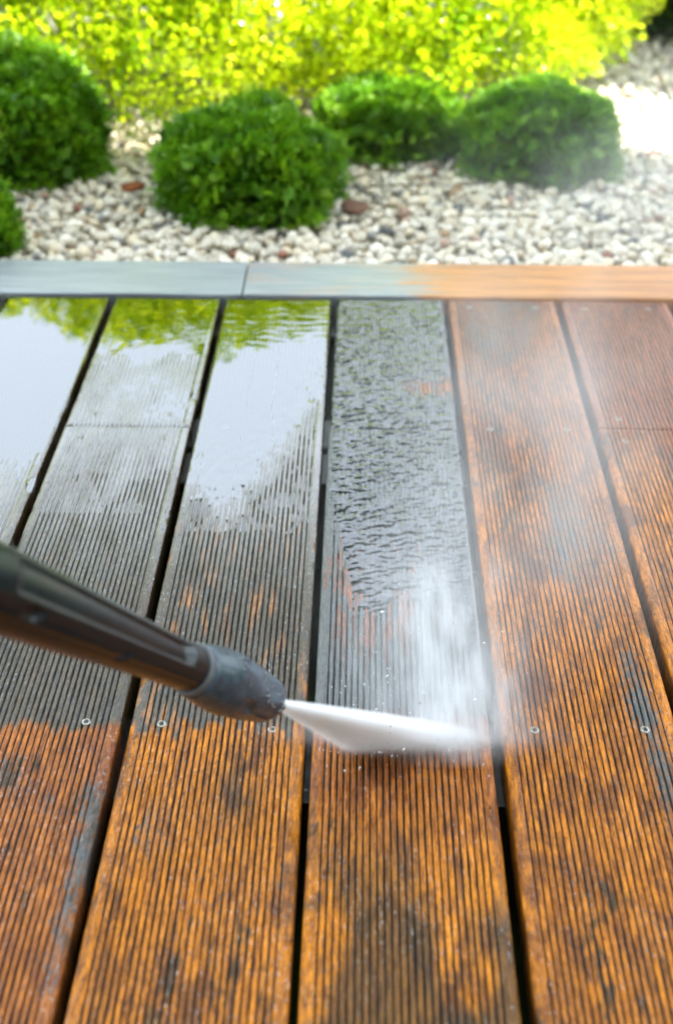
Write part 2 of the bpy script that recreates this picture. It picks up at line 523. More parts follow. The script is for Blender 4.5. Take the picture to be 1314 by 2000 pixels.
screws = [(-2, 1, -0.3005, 1.144), (-2, 1, -0.2155, 1.146), (-2, 0, -0.306, 1.096), (-2, 0, -0.2165, 1.097),
          (-2, 0, -0.217, 0.6665), (-2, 0, -0.302, 0.666), (-1, 0, -0.156, 0.6655), (-1, 0, -0.0665, 0.6615),
          (-1, 0, -0.150, 1.12), (-1, 0, -0.068, 1.122), (0, 0, -0.007, 1.1), (0, 0, 0.088, 1.1015), (0, 1, 0.091, 1.428), (0, 1, -0.005, 1.427),
          (0, 0, 0.084, 0.664), (1, 0, 0.1435, 0.6655), (1, 0, 0.232, 0.668), (1, 0, 0.1455, 1.1215), (1, 0, 0.231, 1.123), (1, 0, 0.231, 1.428),
          (1, 0, 0.143, 1.427), (2, 1, 0.292, 1.1465), (2, 0, 0.292, 1.1), (2, 0, 0.383, 1.1), (2, 1, 0.383, 1.147), (2, 1, 0.295, 1.425), (2, 1, 0.379, 1.427),
          (-2, 1, -0.302, 1.427), (-2, 1, -0.217, 1.428)]
for k, s, x, y in screws:
    b = boards[k, s]
    o = link('screw', SCREW, None, b, (x, y, 0.0004))
    o.scale = (0.88, 0.88, 1)
    o.rotation_euler = (R(random.uniform(-5, 5)), R(random.uniform(-5, 5)), random.uniform(0, 1))
    link('screw_recess', RECESS, None, b, (x, y, -0.0002))

# water lying and running on the boards
def water_sheet(k, y0, y1, level, mat, sx=0.0016, sy=0.0022, thr=-0.0013):
    xl = GAP0 + k * PITCH + GW / 2
    xs = np.linspace(xl + 0.0004, xl + BW - 0.0004, int(BW / sx))
    ys = np.linspace(y0, y1, int((y1 - y0) / sy))
    X, Y = np.meshgrid(xs, ys)
    L = level(X, Y)
    d = np.minimum(X - xs[0], xs[-1] - X)
    L = L - 0.0022 * np.clip(1 - d / 0.0035, 0, 1) ** 2
    d2 = np.minimum(Y - y0, y1 - Y)
    L = L - 0.0025 * np.clip(1 - d2 / 0.004, 0, 1) ** 2
    V = np.stack([X, Y, L], -1).reshape(-1, 3)
    F = grid_faces(len(xs), len(ys))
    keep = (V[F, 2].max(1) > thr)
    F = F[keep]
    used = np.unique(F)
    remap = np.full(len(V), -1); remap[used] = np.arange(len(used))
    o = link('water', np_mesh('water', V[used], remap[F]), mat)
    return tag(o, kind='structure')

def swell(X, Y, s):
    return (fbm(X * 22, Y * 14, s, 3) - 0.5)
water_sheet(-3, 0.86, 1.4455, lambda X, Y: -0.0012 + 0.0017 * sstep(0.90, 1.12, Y) + 0.0003 * swell(X, Y, 4) - 0.0006 * sstep(0.012, 0, X - (GAP0 - 3 * PITCH)), WATER)
def lev1(X, Y):
    L = -0.00125 + 0.00085 * sstep(1.00, 1.16, Y) + 0.0011 * sstep(1.24, 1.35, Y) + 0.0007 * swell(X, Y, 8)
    L += 0.00006 * (fbm(X * 30, Y * 160, 66, 2) - 0.5)
    return L
water_sheet(-2, 0.95, 1.4455, lambda X, Y: lev1(X, Y) - 0.0004 * np.exp(-((Y - 1.119) / 0.002) ** 2), WATER)
def lev2(X, Y):
    u = (X - (GAP0 - PITCH)) / PITCH
    front = 1.07 + 0.13 * sstep(0.55, 0.95, u) + 0.05 * (fbm(X * 40, Y * 25, 21, 3) - 0.5) - 0.05 * sstep(0.5, 0.1, u) - 0.07 * np.exp(-((u - 0.36) / 0.15) ** 2)
    L = -0.0014 + 0.0020 * sstep(-0.10, 0.03, Y - front)
    L += 0.0015 * (fbm(X * 150, Y * 95, 5, 3) - 0.5) * sstep(0.16, 0.0, Y - front)
    L += 0.0003 * swell(X, Y, 2)
    ph = Y * 390 + 13.0 * fbm(X * 26, Y * 22, 61, 3) + X * 40
    L += 0.00022 * (fbm(X * 28, Y * 150 + X * 18, 64, 2) - 0.5) * sstep(1.27, 1.40, Y)
    L += 0.00007 * np.sin(ph) * sstep(1.28, 1.40, Y) * (0.35 + 0.9 * fbm(X * 25, Y * 14, 12, 2))
    return L
water_sheet(-1, 0.92, 1.4455, lev2, WATER)
def lev3(X, Y):
    u = (X - GAP0) / PITCH
    wx = X + 0.010 * fbm(X * 30, Y * 30, 90, 2)
    a = fbm(wx * 105, (Y - 0.25 * X) * 190, 71, 3) - 0.5
    b = fbm(wx * 200, (Y + 0.1 * X) * 330, 41, 2) - 0.5
    amp = 0.45 + 0.75 * sstep(0.80, 1.05, Y) - 0.35 * sstep(1.34, 1.45, Y)
    L = 0.0008 + (0.0020 * a + 0.0007 * b) * amp
    lo = 0.80 - 0.04 * sstep(0.5, 0.9, u) + 0.10 * (fbm(X * 40, Y * 12, 33, 3) - 0.5) + 0.14 * sstep(0.22, 0.08, u)
    L -= 0.0022 * sstep(0.04, -0.05, Y - lo)
    L -= 0.0017 * np.exp(-(((X - 0.085) / 0.035) ** 2 + ((Y - 1.215) / 0.026) ** 2))
    return L
water_sheet(0, 0.70, 1.4455, lambda X, Y: lev3(X, Y) - 0.0007 * np.exp(-((Y - 1.117) / 0.0022) ** 2), RUNNING, 0.0013, 0.0013)

# ------------------------------------------------------------------ gravel
def ico_np(sub):
    bm = bmesh.new()
    bmesh.ops.create_icosphere(bm, subdivisions=sub, radius=1)
    v = np.array([p.co[:] for p in bm.verts]); f = np.array([[q.index for q in p.verts] for p in bm.faces])
    bm.free()
    return v, f
def stone_shape(v, r):
    s = np.array([1.0, r.uniform(0.62, 0.95), r.uniform(0.5, 0.8)])
    d = v.copy()
    for _ in range(7):                                   # a few flattened sides
        n = r.normal(size=3); n /= np.linalg.norm(n)
        lim = r.uniform(0.55, 0.85)
        q = np.maximum(d @ n - lim, 0)
        d -= 0.8 * q[:, None] * n
    d *= (1 + 0.12 * np.sin(v @ r.normal(size=3) * 2.4 + r.uniform(0, 6)))[:, None]
    return d * s
PALETTE = np.array([(0.74, 0.69, 0.58), (0.78, 0.74, 0.65), (0.66, 0.63, 0.55), (0.72, 0.64, 0.50), (0.56, 0.53, 0.46), (0.80, 0.78, 0.72),
                    (0.42, 0.29, 0.15), (0.30, 0.13, 0.085), (0.22, 0.22, 0.22), (0.10, 0.11, 0.12), (0.45, 0.30, 0.23), (0.36, 0.34, 0.30)])
PALETTE = PALETTE * np.array([1.04, 1.01, 0.94])
PAL_W = np.array([20, 20, 14, 10, 8, 14, 1.9, 1.2, 2.6, 1.3, 1.2, 3.0]); PAL_W = PAL_W / PAL_W.sum()
def pebble_mat(name, src):
    t = NT(name)
    tc = t.add('ShaderNodeTexCoord').outputs['Object']
    if src == 'object':
        c = t.add('ShaderNodeObjectInfo').outputs['Color']
        pos = t.add('ShaderNodeNewGeometry').outputs['Position']
    else:
        c = t.attr('col').outputs['Color']; pos = tc
    n = t.noise(pos, 260.0, 4.0)
    c = t.mix(t.mr(n, 0.4, 0.75, 0, 0.35), c, (0.40, 0.34, 0.25, 1), 'MULTIPLY')
    b = t.add('ShaderNodeBump', Height=t.noise(pos, 600, 3), Strength=0.25, Distance=0.001)
    p = t.add('ShaderNodeBsdfPrincipled', Base_Color=c, Roughness=0.55, Normal=b.outputs[0])
    return t.surf(p)
PEB_O, PEB_A = pebble_mat('pebble_stone', 'object'), pebble_mat('gravel_stone', 'attr')

SHRUBS = [  # centre x, y, radius x, radius y, height
    (-0.615, 1.985, 0.192, 0.150, 0.205),
    (-0.182, 1.825, 0.144, 0.128, 0.165),
    (0.050, 2.100, 0.130, 0.110, 0.130),
    (0.302, 2.010, 0.136, 0.122, 0.145),
    (-0.600, 1.640, 0.095, 0.075, 0.13)]
def inside_shrub(x, y):
    for cx, cy, rx, ry, h in SHRUBS:
        if ((x - cx) / (rx * 0.8)) ** 2 + ((y - cy) / (ry * 0.8)) ** 2 < 1: return True
    return False
def in_view(x, y):
    return -0.34 * y - 0.07 < x < 0.27 * y + 0.10 if y < 2.3 else 0.28 < x < 0.27 * y + 0.12
spots = []
S = 0.0168
j = 0
y = by0 + 0.008
while y < 3.45:
    x = -1.25 + (j % 2) * S / 2
    while x < 1.15:
        xx, yy = x + random.uniform(-0.4, 0.4) * S, y + random.uniform(-0.35, 0.35) * S
        x += S
        if yy < by0 + 0.006 or not in_view(xx, yy) or inside_shrub(xx, yy): continue
        spots.append((xx, yy, 0))
        if yy < 2.35 and random.random() < 0.98: spots.append((xx + S / 2, yy + S / 3, 1))
    y += S * 0.87
    j += 1
near = sorted([s for s in spots if s[2] == 0 and -0.56 < s[0] < 0.53], key=lambda s: s[1])[:300]
near_set = set(near)
rest = [s for s in spots if s not in near_set]
v2, f2 = ico_np(2)
v1, f1 = ico_np(2)
shapes2 = []
for i in range(14):
    me = np_mesh('pebble', stone_shape(v2, rng), f2); me.materials.append(PEB_O); shapes2.append(me)
def pebble_size():
    return min(0.0185, max(0.0065, random.gauss(0.0103, 0.0028)))
for x, y, l in near:
    o = link('pebble', random.choice(shapes2), None, bed)
    s = pebble_size()
    o.location = (x, max(y, 1.566 + s * 0.7), -0.022 + random.uniform(0, 0.010))
    o.scale = (s, s, s)
    o.rotation_euler = (random.uniform(-0.5, 0.5), random.uniform(-0.5, 0.5), random.uniform(0, 6.28))
    c = PALETTE[rng.choice(len(PALETTE), p=PAL_W)] * random.uniform(0.85, 1.1)
    o.color = (*c, 1)
vlow, flow = ico_np(1)
VV, FF, CC = [], [], []
shapes1 = [stone_shape(vlow, rng) for _ in range(20)]
base = 0
for x, y, l in rest:
    sh = shapes1[random.randrange(20)]
    s = pebble_size() * (1.12 if y > 2.2 else 1.05)
    a, b, c = random.uniform(-0.5, 0.5), random.uniform(-0.5, 0.5), random.uniform(0, 6.28)
    M = np.array((Matrix.Rotation(c, 3, 'Z') @ Matrix.Rotation(b, 3, 'Y') @ Matrix.Rotation(a, 3, 'X')))
    z = (-0.022 + random.uniform(0, 0.012)) if l == 0 else (-0.029 + random.uniform(0, 0.006))
    VV.append(sh @ M.T * s + (x, y, z)); FF.append(flow + base); base += len(vlow)
    cc = PALETTE[rng.choice(len(PALETTE), p=PAL_W)] * random.uniform(0.8, 1.1)
    CC.append(np.repeat(cc[None], len(vlow), 0))
me = np_mesh('gravel', np.concatenate(VV), np.concatenate(FF))
attr_col(me, 'col', np.concatenate(CC))
tag(link('gravel', me, PEB_A, bed), kind='stuff')

# ------------------------------------------------------------------ foliage
def rot_from(dirs, roll):
    """matrices whose Y column is dirs, random roll about it"""
    d = dirs / np.linalg.norm(dirs, axis=1, keepdims=True)
    ref = np.where(np.abs(d[:, 2:3]) > 0.9, np.array([[1.0, 0, 0]]), np.array([[0, 0, 1.0]]))
    x = np.cross(d, ref); x /= np.linalg.norm(x, axis=1, keepdims=True)
    z = np.cross(x, d)
    c, s = np.cos(roll)[:, None], np.sin(roll)[:, None]
    x2, z2 = x * c + z * s, z * c - x * s
    return np.stack([x2, d, z2], -1)
def scatter(tv, tf, P, M, S, name, shade=None):
    """copies of a leaf template (n,3) at points P with matrices M and sizes S, as one mesh"""
    V = np.einsum('nij,kj->nki', M, tv) * S[:, None, None] + P[:, None, :]
    n, k = len(P), len(tv)
    F = (tf[None] + (np.arange(n) * k)[:, None, None]).reshape(-1, tf.shape[1])
    me = np_mesh(name, V.reshape(-1, 3), F, True)
    if shade is not None:
        attr(me, 'tone', np.repeat(shade, k))
    return me
def leaf_mat(name, c0, c1, c2, trans=0.35, rough=0.4):
    t = NT(name)
    tone = t.attr('tone').outputs['Fac']
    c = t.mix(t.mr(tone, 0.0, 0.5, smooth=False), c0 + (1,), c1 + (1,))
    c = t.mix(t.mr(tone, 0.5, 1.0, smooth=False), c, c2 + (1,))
    p = t.add('ShaderNodeBsdfPrincipled', Base_Color=c, Roughness=rough)
    tr = t.add('ShaderNodeBsdfTranslucent', Color=c)
    return t.surf(t.add('ShaderNodeMixShader', i0=trans, i1=p.outputs[0], i2=tr.outputs[0]))
def sprig_template():
    V, F = [], []
    def leaf(x, y, z, ang, L, W, up):
        c, s = math.cos(ang), math.sin(ang)
        pts = [(0, 0, 0), (W, L * 0.45, up), (0, L, up * 0.3), (-W, L * 0.45, up)]
        b = len(V)
        for px, py, pz in pts:
            V.append((x + px * c + py * s, y - px * s + py * c, z + pz))
        F.append((b, b + 1, b + 2)); F.append((b, b + 2, b + 3))
    leaf(0, 0.6, 0, 0, 0.55, 0.075, 0.03)
    for i, yy in enumerate((0.12, 0.32, 0.52)):
        for s in (-1, 1):
            leaf(0, yy, 0, s * 0.72, 0.50 - 0.06 * i, 0.070, 0.05)
    leaf(0, 0, 0, 0, 0.7, 0.035, 0)
    return np.array(V), np.array(F)
SPV, SPF = sprig_template()
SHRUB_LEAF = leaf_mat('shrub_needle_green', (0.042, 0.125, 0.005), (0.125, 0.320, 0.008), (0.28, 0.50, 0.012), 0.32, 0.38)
BARK = simple('bark_brown', (0.09, 0.06, 0.04), 0.85, 0.2, 0, 0.8, 120.0, 0.4)

def tube(bm, pts, radii, n=6):
    rings = []
    for i, p in enumerate(pts):
        p = Vector(p)
        d = (Vector(pts[min(i + 1, len(pts) - 1)]) - Vector(pts[max(i - 1, 0)])).normalized()
        a = d.orthogonal().normalized(); b = d.cross(a)
        rings.append([bm.verts.new(p + (a * math.cos(2 * math.pi * q / n) + b * math.sin(2 * math.pi * q / n)) * radii[i]) for q in range(n)])
    for r0, r1 in zip(rings, rings[1:]):
        for q in range(n):
            bm.faces.new((r0[q], r0[(q + 1) % n], r1[(q + 1) % n], r1[q]))
    bm.faces.new(rings[0][::-1]); bm.faces.new(rings[-1])
def bm_obj(name, bm, mat, parent=None, smooth=True, loc=None):
    bmesh.ops.recalc_face_normals(bm, faces=bm.faces[:])
    me = bpy.data.meshes.new(name); bm.to_mesh(me); bm.free()
    if smooth:
        for p in me.polygons: p.use_smooth = True
    return link(name, me, mat, parent, loc)

def make_shrub(spec, label, seed, dens=1.6, leaf=0.021):
    cx, cy, rx, ry, h = spec
    r = np.random.default_rng(seed)
    root = tag(empty('globe_shrub', (cx, cy, -0.025)), label, 'shrub', 'clipped round evergreen shrubs in the gravel')
    n = int(6500 * dens * (rx * ry / 0.018))
    d = r.normal(size=(n, 3)); d /= np.linalg.norm(d, axis=1, keepdims=True)
    d[:, 2] = np.where(d[:, 2] < -0.45, -d[:, 2], d[:, 2])
    lump = 1 + 0.24 * (fbm(d[:, 0] * 3.1 + seed, d[:, 1] * 3.1 + d[:, 2] * 2, seed, 3) - 0.5) * 2
    rad = (1 - 0.42 * r.random(n) ** 2.2) * lump * (1 + 0.11 * r.random(n) ** 5)
    zc = h * 0.46
    fl = np.where(d[:, 2] < 0, np.sqrt((1 - 0.35 * d[:, 2] ** 2) / np.maximum(1 - d[:, 2] ** 2, 0.05)), 1.0)
    P = np.stack([d[:, 0] * rx * rad * fl, d[:, 1] * ry * rad * fl, zc + d[:, 2] * np.where(d[:, 2] < 0, zc * 2.2, (h - zc)) * rad], -1)
    P[:, 2] = np.maximum(P[:, 2], 0.010 + 0.02 * r.random(n))
    dirs = d * np.array([1, 1, 0.8]) + np.array([0, 0, 0.55]) + 0.55 * r.normal(size=(n, 3))
    M = rot_from(dirs, r.uniform(0, 6.28, n))
    S = leaf * np.clip(r.lognormal(-0.05, 0.25, n), 0.6, 1.9)
    clump = fbm(P[:, 0] * 38 + seed, P[:, 1] * 38 + P[:, 2] * 45, seed + 5, 2)
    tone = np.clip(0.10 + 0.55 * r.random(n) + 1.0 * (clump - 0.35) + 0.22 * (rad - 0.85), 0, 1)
    P2 = P - dirs / np.linalg.norm(dirs, axis=1, keepdims=True) * S[:, None] * 0.8
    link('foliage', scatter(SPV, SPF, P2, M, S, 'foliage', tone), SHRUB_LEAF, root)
    bm = bmesh.new()
    for i in range(9):
        a = r.uniform(0, 6.28); q = r.uniform(0.3, 0.75)
        tube(bm, [(0, 0, 0), (math.cos(a) * rx * q * 0.4, math.sin(a) * ry * q * 0.4, h * 0.35), (math.cos(a) * rx * q, math.sin(a) * ry * q, h * 0.72)], [0.006, 0.004, 0.0015], 5)
    bm_obj('stem', bm, BARK, root)
    return root
SH_LABEL = ['dark green round shrub at the left edge of the photo, largest of the shaded shrubs',
            'round green shrub standing nearest the deck, in front of the bright hedge',
            'small dark round shrub behind and between the two nearer round shrubs, against the hedge',
            'lighter green round shrub at the right end of the hedge, veiled by drifting spray',
            'tips of a small green shrub just poking in at the left edge by the border']
for i, sp in enumerate(SHRUBS):
    make_shrub(sp, SH_LABEL[i], 21 + i)

# bright hedge
def oval_leaf():
    V = [(0, 0, 0), (0.34, 0.48, 0.07), (0, 1.0, -0.03), (-0.34, 0.48, 0.07), (0, 0.48, 0.0)]
    F = [(0, 1, 4), (1, 2, 4), (2, 3, 4), (3, 0, 4)]
    return np.array(V), np.array(F)
OV, OF = oval_leaf()
HEDGE_LEAF = leaf_mat('golden_hedge_leaf', (0.20, 0.38, 0.005), (0.52, 0.66, 0.006), (0.78, 0.82, 0.025), 0.45, 0.15)
hedge = tag(empty('hedge', (-0.40, 2.72, -0.03)), 'bright yellow-green leafy hedge in full sun behind the round shrubs', 'hedge')
def hedge_points(n, r):
    """leaves through the outer layer of a row of merging mounds"""
    mounds = [(-0.95, 2.68, 0.60, 0.56, 0.50), (-0.40, 2.64, 0.52, 0.60, 0.54), (0.02, 2.70, 0.50, 0.58, 0.52), (0.25, 2.60, 0.28, 0.38, 0.40), (-1.45, 2.8, 0.5, 0.5, 0.6)]
    out, nor = [], []
    w = np.array([m[2] * m[3] for m in mounds]); w /= w.sum()
    for m, q in zip(mounds, w):
        k = int(n * q)
        d = r.normal(size=(k, 3)); d /= np.linalg.norm(d, axis=1, keepdims=True)
        d[:, 1] = np.where((d[:, 1] > 0.1) & (r.random(k) < 0.75), -d[:, 1], d[:, 1])
        d[:, 2] = np.where(d[:, 2] < -0.45, -d[:, 2], d[:, 2])
        lump = 1 + 0.30 * (fbm(d[:, 0] * 4 + m[0] * 9, d[:, 1] * 4 + d[:, 2] * 4, 7, 3) - 0.5) * 2
        rad = lump * (1 - 0.30 * r.random(k) ** 1.6)
        P = np.stack([m[0] + d[:, 0] * m[2] * rad, m[1] + d[:, 1] * m[3] * rad, 0.15 + d[:, 2] * (m[4] - 0.15) * rad], -1)
        out.append(P); nor.append(d)
    P, N = np.concatenate(out), np.concatenate(nor)
    keep = P[:, 2] > 0.02 + 0.04 * r.random(len(P))
    return P[keep], N[keep]
r = np.random.default_rng(5)
P, N = hedge_points(190000, r)
n = len(P)
dirs = N * 0.7 + np.array([0.1, -0.1, 0.25]) + 0.7 * r.normal(size=(n, 3))
M = rot_from(dirs, r.uniform(0, 6.28, n))
S = r.uniform(0.010, 0.0185, n)
tone = np.clip(0.5 + 0.26 * r.normal(size=n) + 0.8 * (fbm(P[:, 0] * 7, P[:, 1] * 5 + P[:, 2] * 9, 3, 3) - 0.5), 0, 1)
link('foliage', scatter(OV, OF, P - np.array(hedge.location), M, S, 'foliage', tone), HEDGE_LEAF, hedge)
bm = bmesh.new()
for i in range(60):
    x, y = r.uniform(-0.95, 0.72), r.uniform(-0.18, 0.2)
    tube(bm, [(x, y, 0), (x + r.normal() * 0.06, y + r.normal() * 0.08, 0.22), (x + r.normal() * 0.14, y + r.normal() * 0.2, 0.48)], [0.007, 0.005, 0.002], 5)
bm_obj('stem', bm, BARK, hedge)

# shaded shrubs beyond the path, at the far end of the gravel
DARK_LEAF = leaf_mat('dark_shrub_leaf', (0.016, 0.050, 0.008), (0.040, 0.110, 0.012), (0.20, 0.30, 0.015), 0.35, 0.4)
def leafy_mound(name, label, cx, cy, rx, ry, h, n, seed, mat, size, cat='shrub', group=None):
    r = np.random.default_rng(seed)
    root = tag(empty(name, (cx, cy, -0.03)), label, cat, group)
    d = r.normal(size=(n, 3)); d /= np.linalg.norm(d, axis=1, keepdims=True)
    d[:, 2] = np.where(d[:, 2] < -0.3, -d[:, 2], d[:, 2])
    lump = 1 + 0.3 * (fbm(d[:, 0] * 4 + seed, d[:, 1] * 4 + d[:, 2] * 3, seed, 3) - 0.5) * 2
    rad = lump * (1 - 0.5 * r.random(n) ** 1.5)
    P = np.stack([d[:, 0] * rx * rad, d[:, 1] * ry * rad, h * 0.25 + d[:, 2] * h * 0.75 * rad], -1)
    P[:, 2] = np.maximum(P[:, 2], 0.02)
    M = rot_from(d * 0.6 + np.array([0, 0, 0.2]) + 0.7 * r.normal(size=(n, 3)), r.uniform(0, 6.28, n))
    tone = np.clip(0.35 + 0.25 * r.normal(size=n), 0, 1)
    link('foliage', scatter(OV, OF, P, M, r.uniform(0.7, 1.3, n) * size, 'foliage', tone), mat, root)
    bm = bmesh.new()
    for i in range(8):
        a = r.uniform(0, 6.28)
        tube(bm, [(0, 0, 0), (math.cos(a) * rx * 0.3, math.sin(a) * ry * 0.3, h * 0.4), (math.cos(a) * rx * 0.6, math.sin(a) * ry * 0.6, h * 0.8)], [0.012, 0.008, 0.003], 5)
    bm_obj('stem', bm, BARK, root)
    return root
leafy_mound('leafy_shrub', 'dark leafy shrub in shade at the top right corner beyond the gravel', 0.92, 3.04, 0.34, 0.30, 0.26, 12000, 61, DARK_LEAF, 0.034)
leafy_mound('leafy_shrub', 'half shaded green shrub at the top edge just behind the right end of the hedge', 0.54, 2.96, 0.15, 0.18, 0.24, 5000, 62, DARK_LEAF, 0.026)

# ------------------------------------------------------------------ tree and house beside the garden (they throw the shade)
TREE_LEAF = leaf_mat('tree_leaf', (0.03, 0.08, 0.012), (0.06, 0.14, 0.02), (0.10, 0.20, 0.03), 0.4, 0.4)
def make_tree(name, label, x, y, trunk_h, crown_c, crown_r, n, seed, leaf=0.075):
    r = np.random.default_rng(seed)
    root = tag(empty(name, (x, y, -0.16)), label, 'tree')
    bm = bmesh.new()
    cc = np.array(crown_c)
    tube(bm, [(0, 0, 0), (0.03, 0.02, trunk_h * 0.5), (cc[0] * 0.4, cc[1] * 0.4, trunk_h), (cc[0], cc[1], cc[2])], [0.11, 0.085, 0.07, 0.02], 10)
    tips = []
    for i in range(14):
        d = r.normal(size=3); d /= np.linalg.norm(d); d[2] = abs(d[2]) * 0.8
        tip = cc + d * np.array(crown_r) * 0.75
        mid = (np.array([cc[0] * 0.5, cc[1] * 0.5, trunk_h]) + tip) / 2 + r.normal(size=3) * 0.08
        tube(bm, [(cc[0] * 0.4, cc[1] * 0.4, trunk_h * 0.97), tuple(mid), tuple(tip)], [0.045, 0.025, 0.006], 6)
    bm_obj('trunk', bm, BARK, root)
    cl = r.normal(size=(46, 3)); cl /= np.linalg.norm(cl, axis=1, keepdims=True)
    cl = cc + cl * np.array(crown_r) * r.uniform(0.45, 0.95, (46, 1))
    idx = r.integers(0, 46, n)
    P = cl[idx] + r.normal(size=(n, 3)) * 0.17 * np.mean(crown_r) ** 0.5
    M = rot_from(r.normal(size=(n, 3)) + np.array([0, 0, -0.2]), r.uniform(0, 6.28, n))
    tone = np.clip(0.5 + 0.25 * r.normal(size=n), 0, 1)
    link('crown', scatter(OV, OF, P, M, r.uniform(0.7, 1.3, n) * leaf, 'crown', tone), TREE_LEAF, root)
    return root
make_tree('garden_tree', 'leafy garden tree to the right, dappling the gravel with its shade', 2.45, 1.72, 1.7, (-0.25, 0.1, 2.75), (0.60, 0.50, 0.6), 4600, 91)

make_tree('shade_tree', 'tall broad tree beyond the hedge with its crown reaching high over the garden', 2.1, 5.7, 2.9, (-2.0, -2.1, 4.75), (1.95, 1.5, 1.3), 13000, 92, 0.15)

PLASTER = simple('pale_house_plaster', (0.42, 0.42, 0.41), 0.9, 0.2, 0, 0.5, 90.0, 0.06)
ROOF = simple('clay_roof', (0.25, 0.11, 0.07), 0.8, 0.3, 0, 0.5, 40.0, 0.3)
FRAME = simple('white_window_frame', (0.75, 0.75, 0.73), 0.4)
GLASS = simple('window_glass_dark', (0.03, 0.035, 0.04), 0.06, 0.6)
WALL_Y, EAVE_Y, EAVE_Z = -1.25, -0.70, 6.95
house = tag(empty('house', (2.0, -5.0, -0.16)), 'pale plastered two storey house behind the camera whose shadow covers the deck', 'house')
def hbox(name, x0, x1, y0, y1, z0, z1, bev, mat, parent=house):
    o = bevel_box(name, x0 - house.location.x, x1 - house.location.x, y0 - house.location.y, y1 - house.location.y, z0 + 0.16, z1 + 0.16, bev, mat)
    o.parent = parent
    return o
hbox('wall', -4.0, 9.0, -8.5, WALL_Y, -0.16, 6.75, 0.0, PLASTER)
bm = bmesh.new()
yo = -house.location.y
vv = [bm.verts.new(p) for p in ((-6.4, EAVE_Y + yo, EAVE_Z + 0.16), (7.4, EAVE_Y + yo, EAVE_Z + 0.16), (-6.4, -9.0 + yo, EAVE_Z + 0.16), (7.4, -9.0 + yo, EAVE_Z + 0.16),
                                (-6.4, -4.9 + yo, EAVE_Z + 2.2), (7.4, -4.9 + yo, EAVE_Z + 2.2))]
for f in ((0, 1, 5, 4), (2, 4, 5, 3), (0, 4, 2), (1, 3, 5), (0, 2, 3, 1)):
    bm.faces.new([vv[i] for i in f])
bm_obj('roof', bm, ROOF, house, False)
for xc in (-2.4, 3.6, 6.5):
    for zc in (0.9, 4.0):
        w = hbox('window', xc - 0.6, xc + 0.6, WALL_Y - 0.02, WALL_Y + 0.03, zc, zc + 1.3, 0.004, FRAME)
        for q in (-1, 1):
            p = hbox('pane', xc + q * 0.29 - 0.25, xc + q * 0.29 + 0.25, WALL_Y + 0.031, WALL_Y + 0.04, zc + 0.08, zc + 1.22, 0.0, GLASS)
            p.parent = w
dr = hbox('door', -0.2, 1.5, WALL_Y - 0.02, WALL_Y + 0.03, -0.02, 2.15, 0.004, FRAME)
for q in (0, 1):
    p = hbox('pane', -0.1 + q * 0.8, 0.6 + q * 0.8, WALL_Y + 0.031, WALL_Y + 0.04, 0.12, 2.05, 0.0, GLASS)
    p.parent = dr

# ------------------------------------------------------------------ pressure washer lance
def plastic(name='scuffed_black_plastic', k=(0.55, 0.75, 0.9), ior=1.42):
    t = NT(name)
    tc = t.add('ShaderNodeTexCoord').outputs['Object']
    n = t.noise(tc, 140.0, 5.0, 0.6)
    sc = t.noise(t.scaled(tc, (700, 700, 50)), 1.0, 4.0, 0.6)
    c = t.mix(t.mr(n, 0.35, 0.7), (0.011 * k[0], 0.0125 * k[1], 0.014 * k[2], 1), (0.018 * k[0], 0.020 * k[1], 0.022 * k[2], 1))
    c = t.mix(t.mr(sc, 0.66, 0.80, 0.0, 0.22), c, (0.10, 0.11, 0.11, 1))
    b = t.add('ShaderNodeBump', Height=n, Strength=0.07, Distance=0.001)
    p = t.add('ShaderNodeBsdfPrincipled', Base_Color=c, Roughness=t.mr(n, 0.3, 0.7, 0.13, 0.24), Normal=b.outputs[0])
    p.inputs['IOR'].default_value = ior
    p.inputs['Coat Weight'].default_value = 0.06
    p.inputs['Coat Roughness'].default_value = 0.2
    return t.surf(p)
PLASTIC = plastic()
HEAD_PLASTIC = plastic('sheen_tinted_plastic', (2.4, 3.6, 4.5), 1.5)  # base colour lightened and blued to imitate sky sheen on the head
BLACK = simple('matt_black_rubber', (0.008, 0.008, 0.008), 0.6, 0.3)
TIP = Vector((-0.0590, 0.600, 0.0925))
BACK = Vector((-0.188, 0.474, 0.298))
ax = (TIP - BACK).normalized()
cv = (Vector((0, 0, CAM_H)) - (TIP + BACK) / 2)
cv = (cv - ax * cv.dot(ax)).normalized()              # the face of the lance turned up and to the front
sv = cv.cross(ax)
if sv.dot(Vector((0, 0.59, 0.81))) < 0: sv = -sv
lance = tag(empty('pressure_washer_lance', TIP), 'black plastic pressure washer lance reaching in from the left, spraying the deck', 'pressure washer')
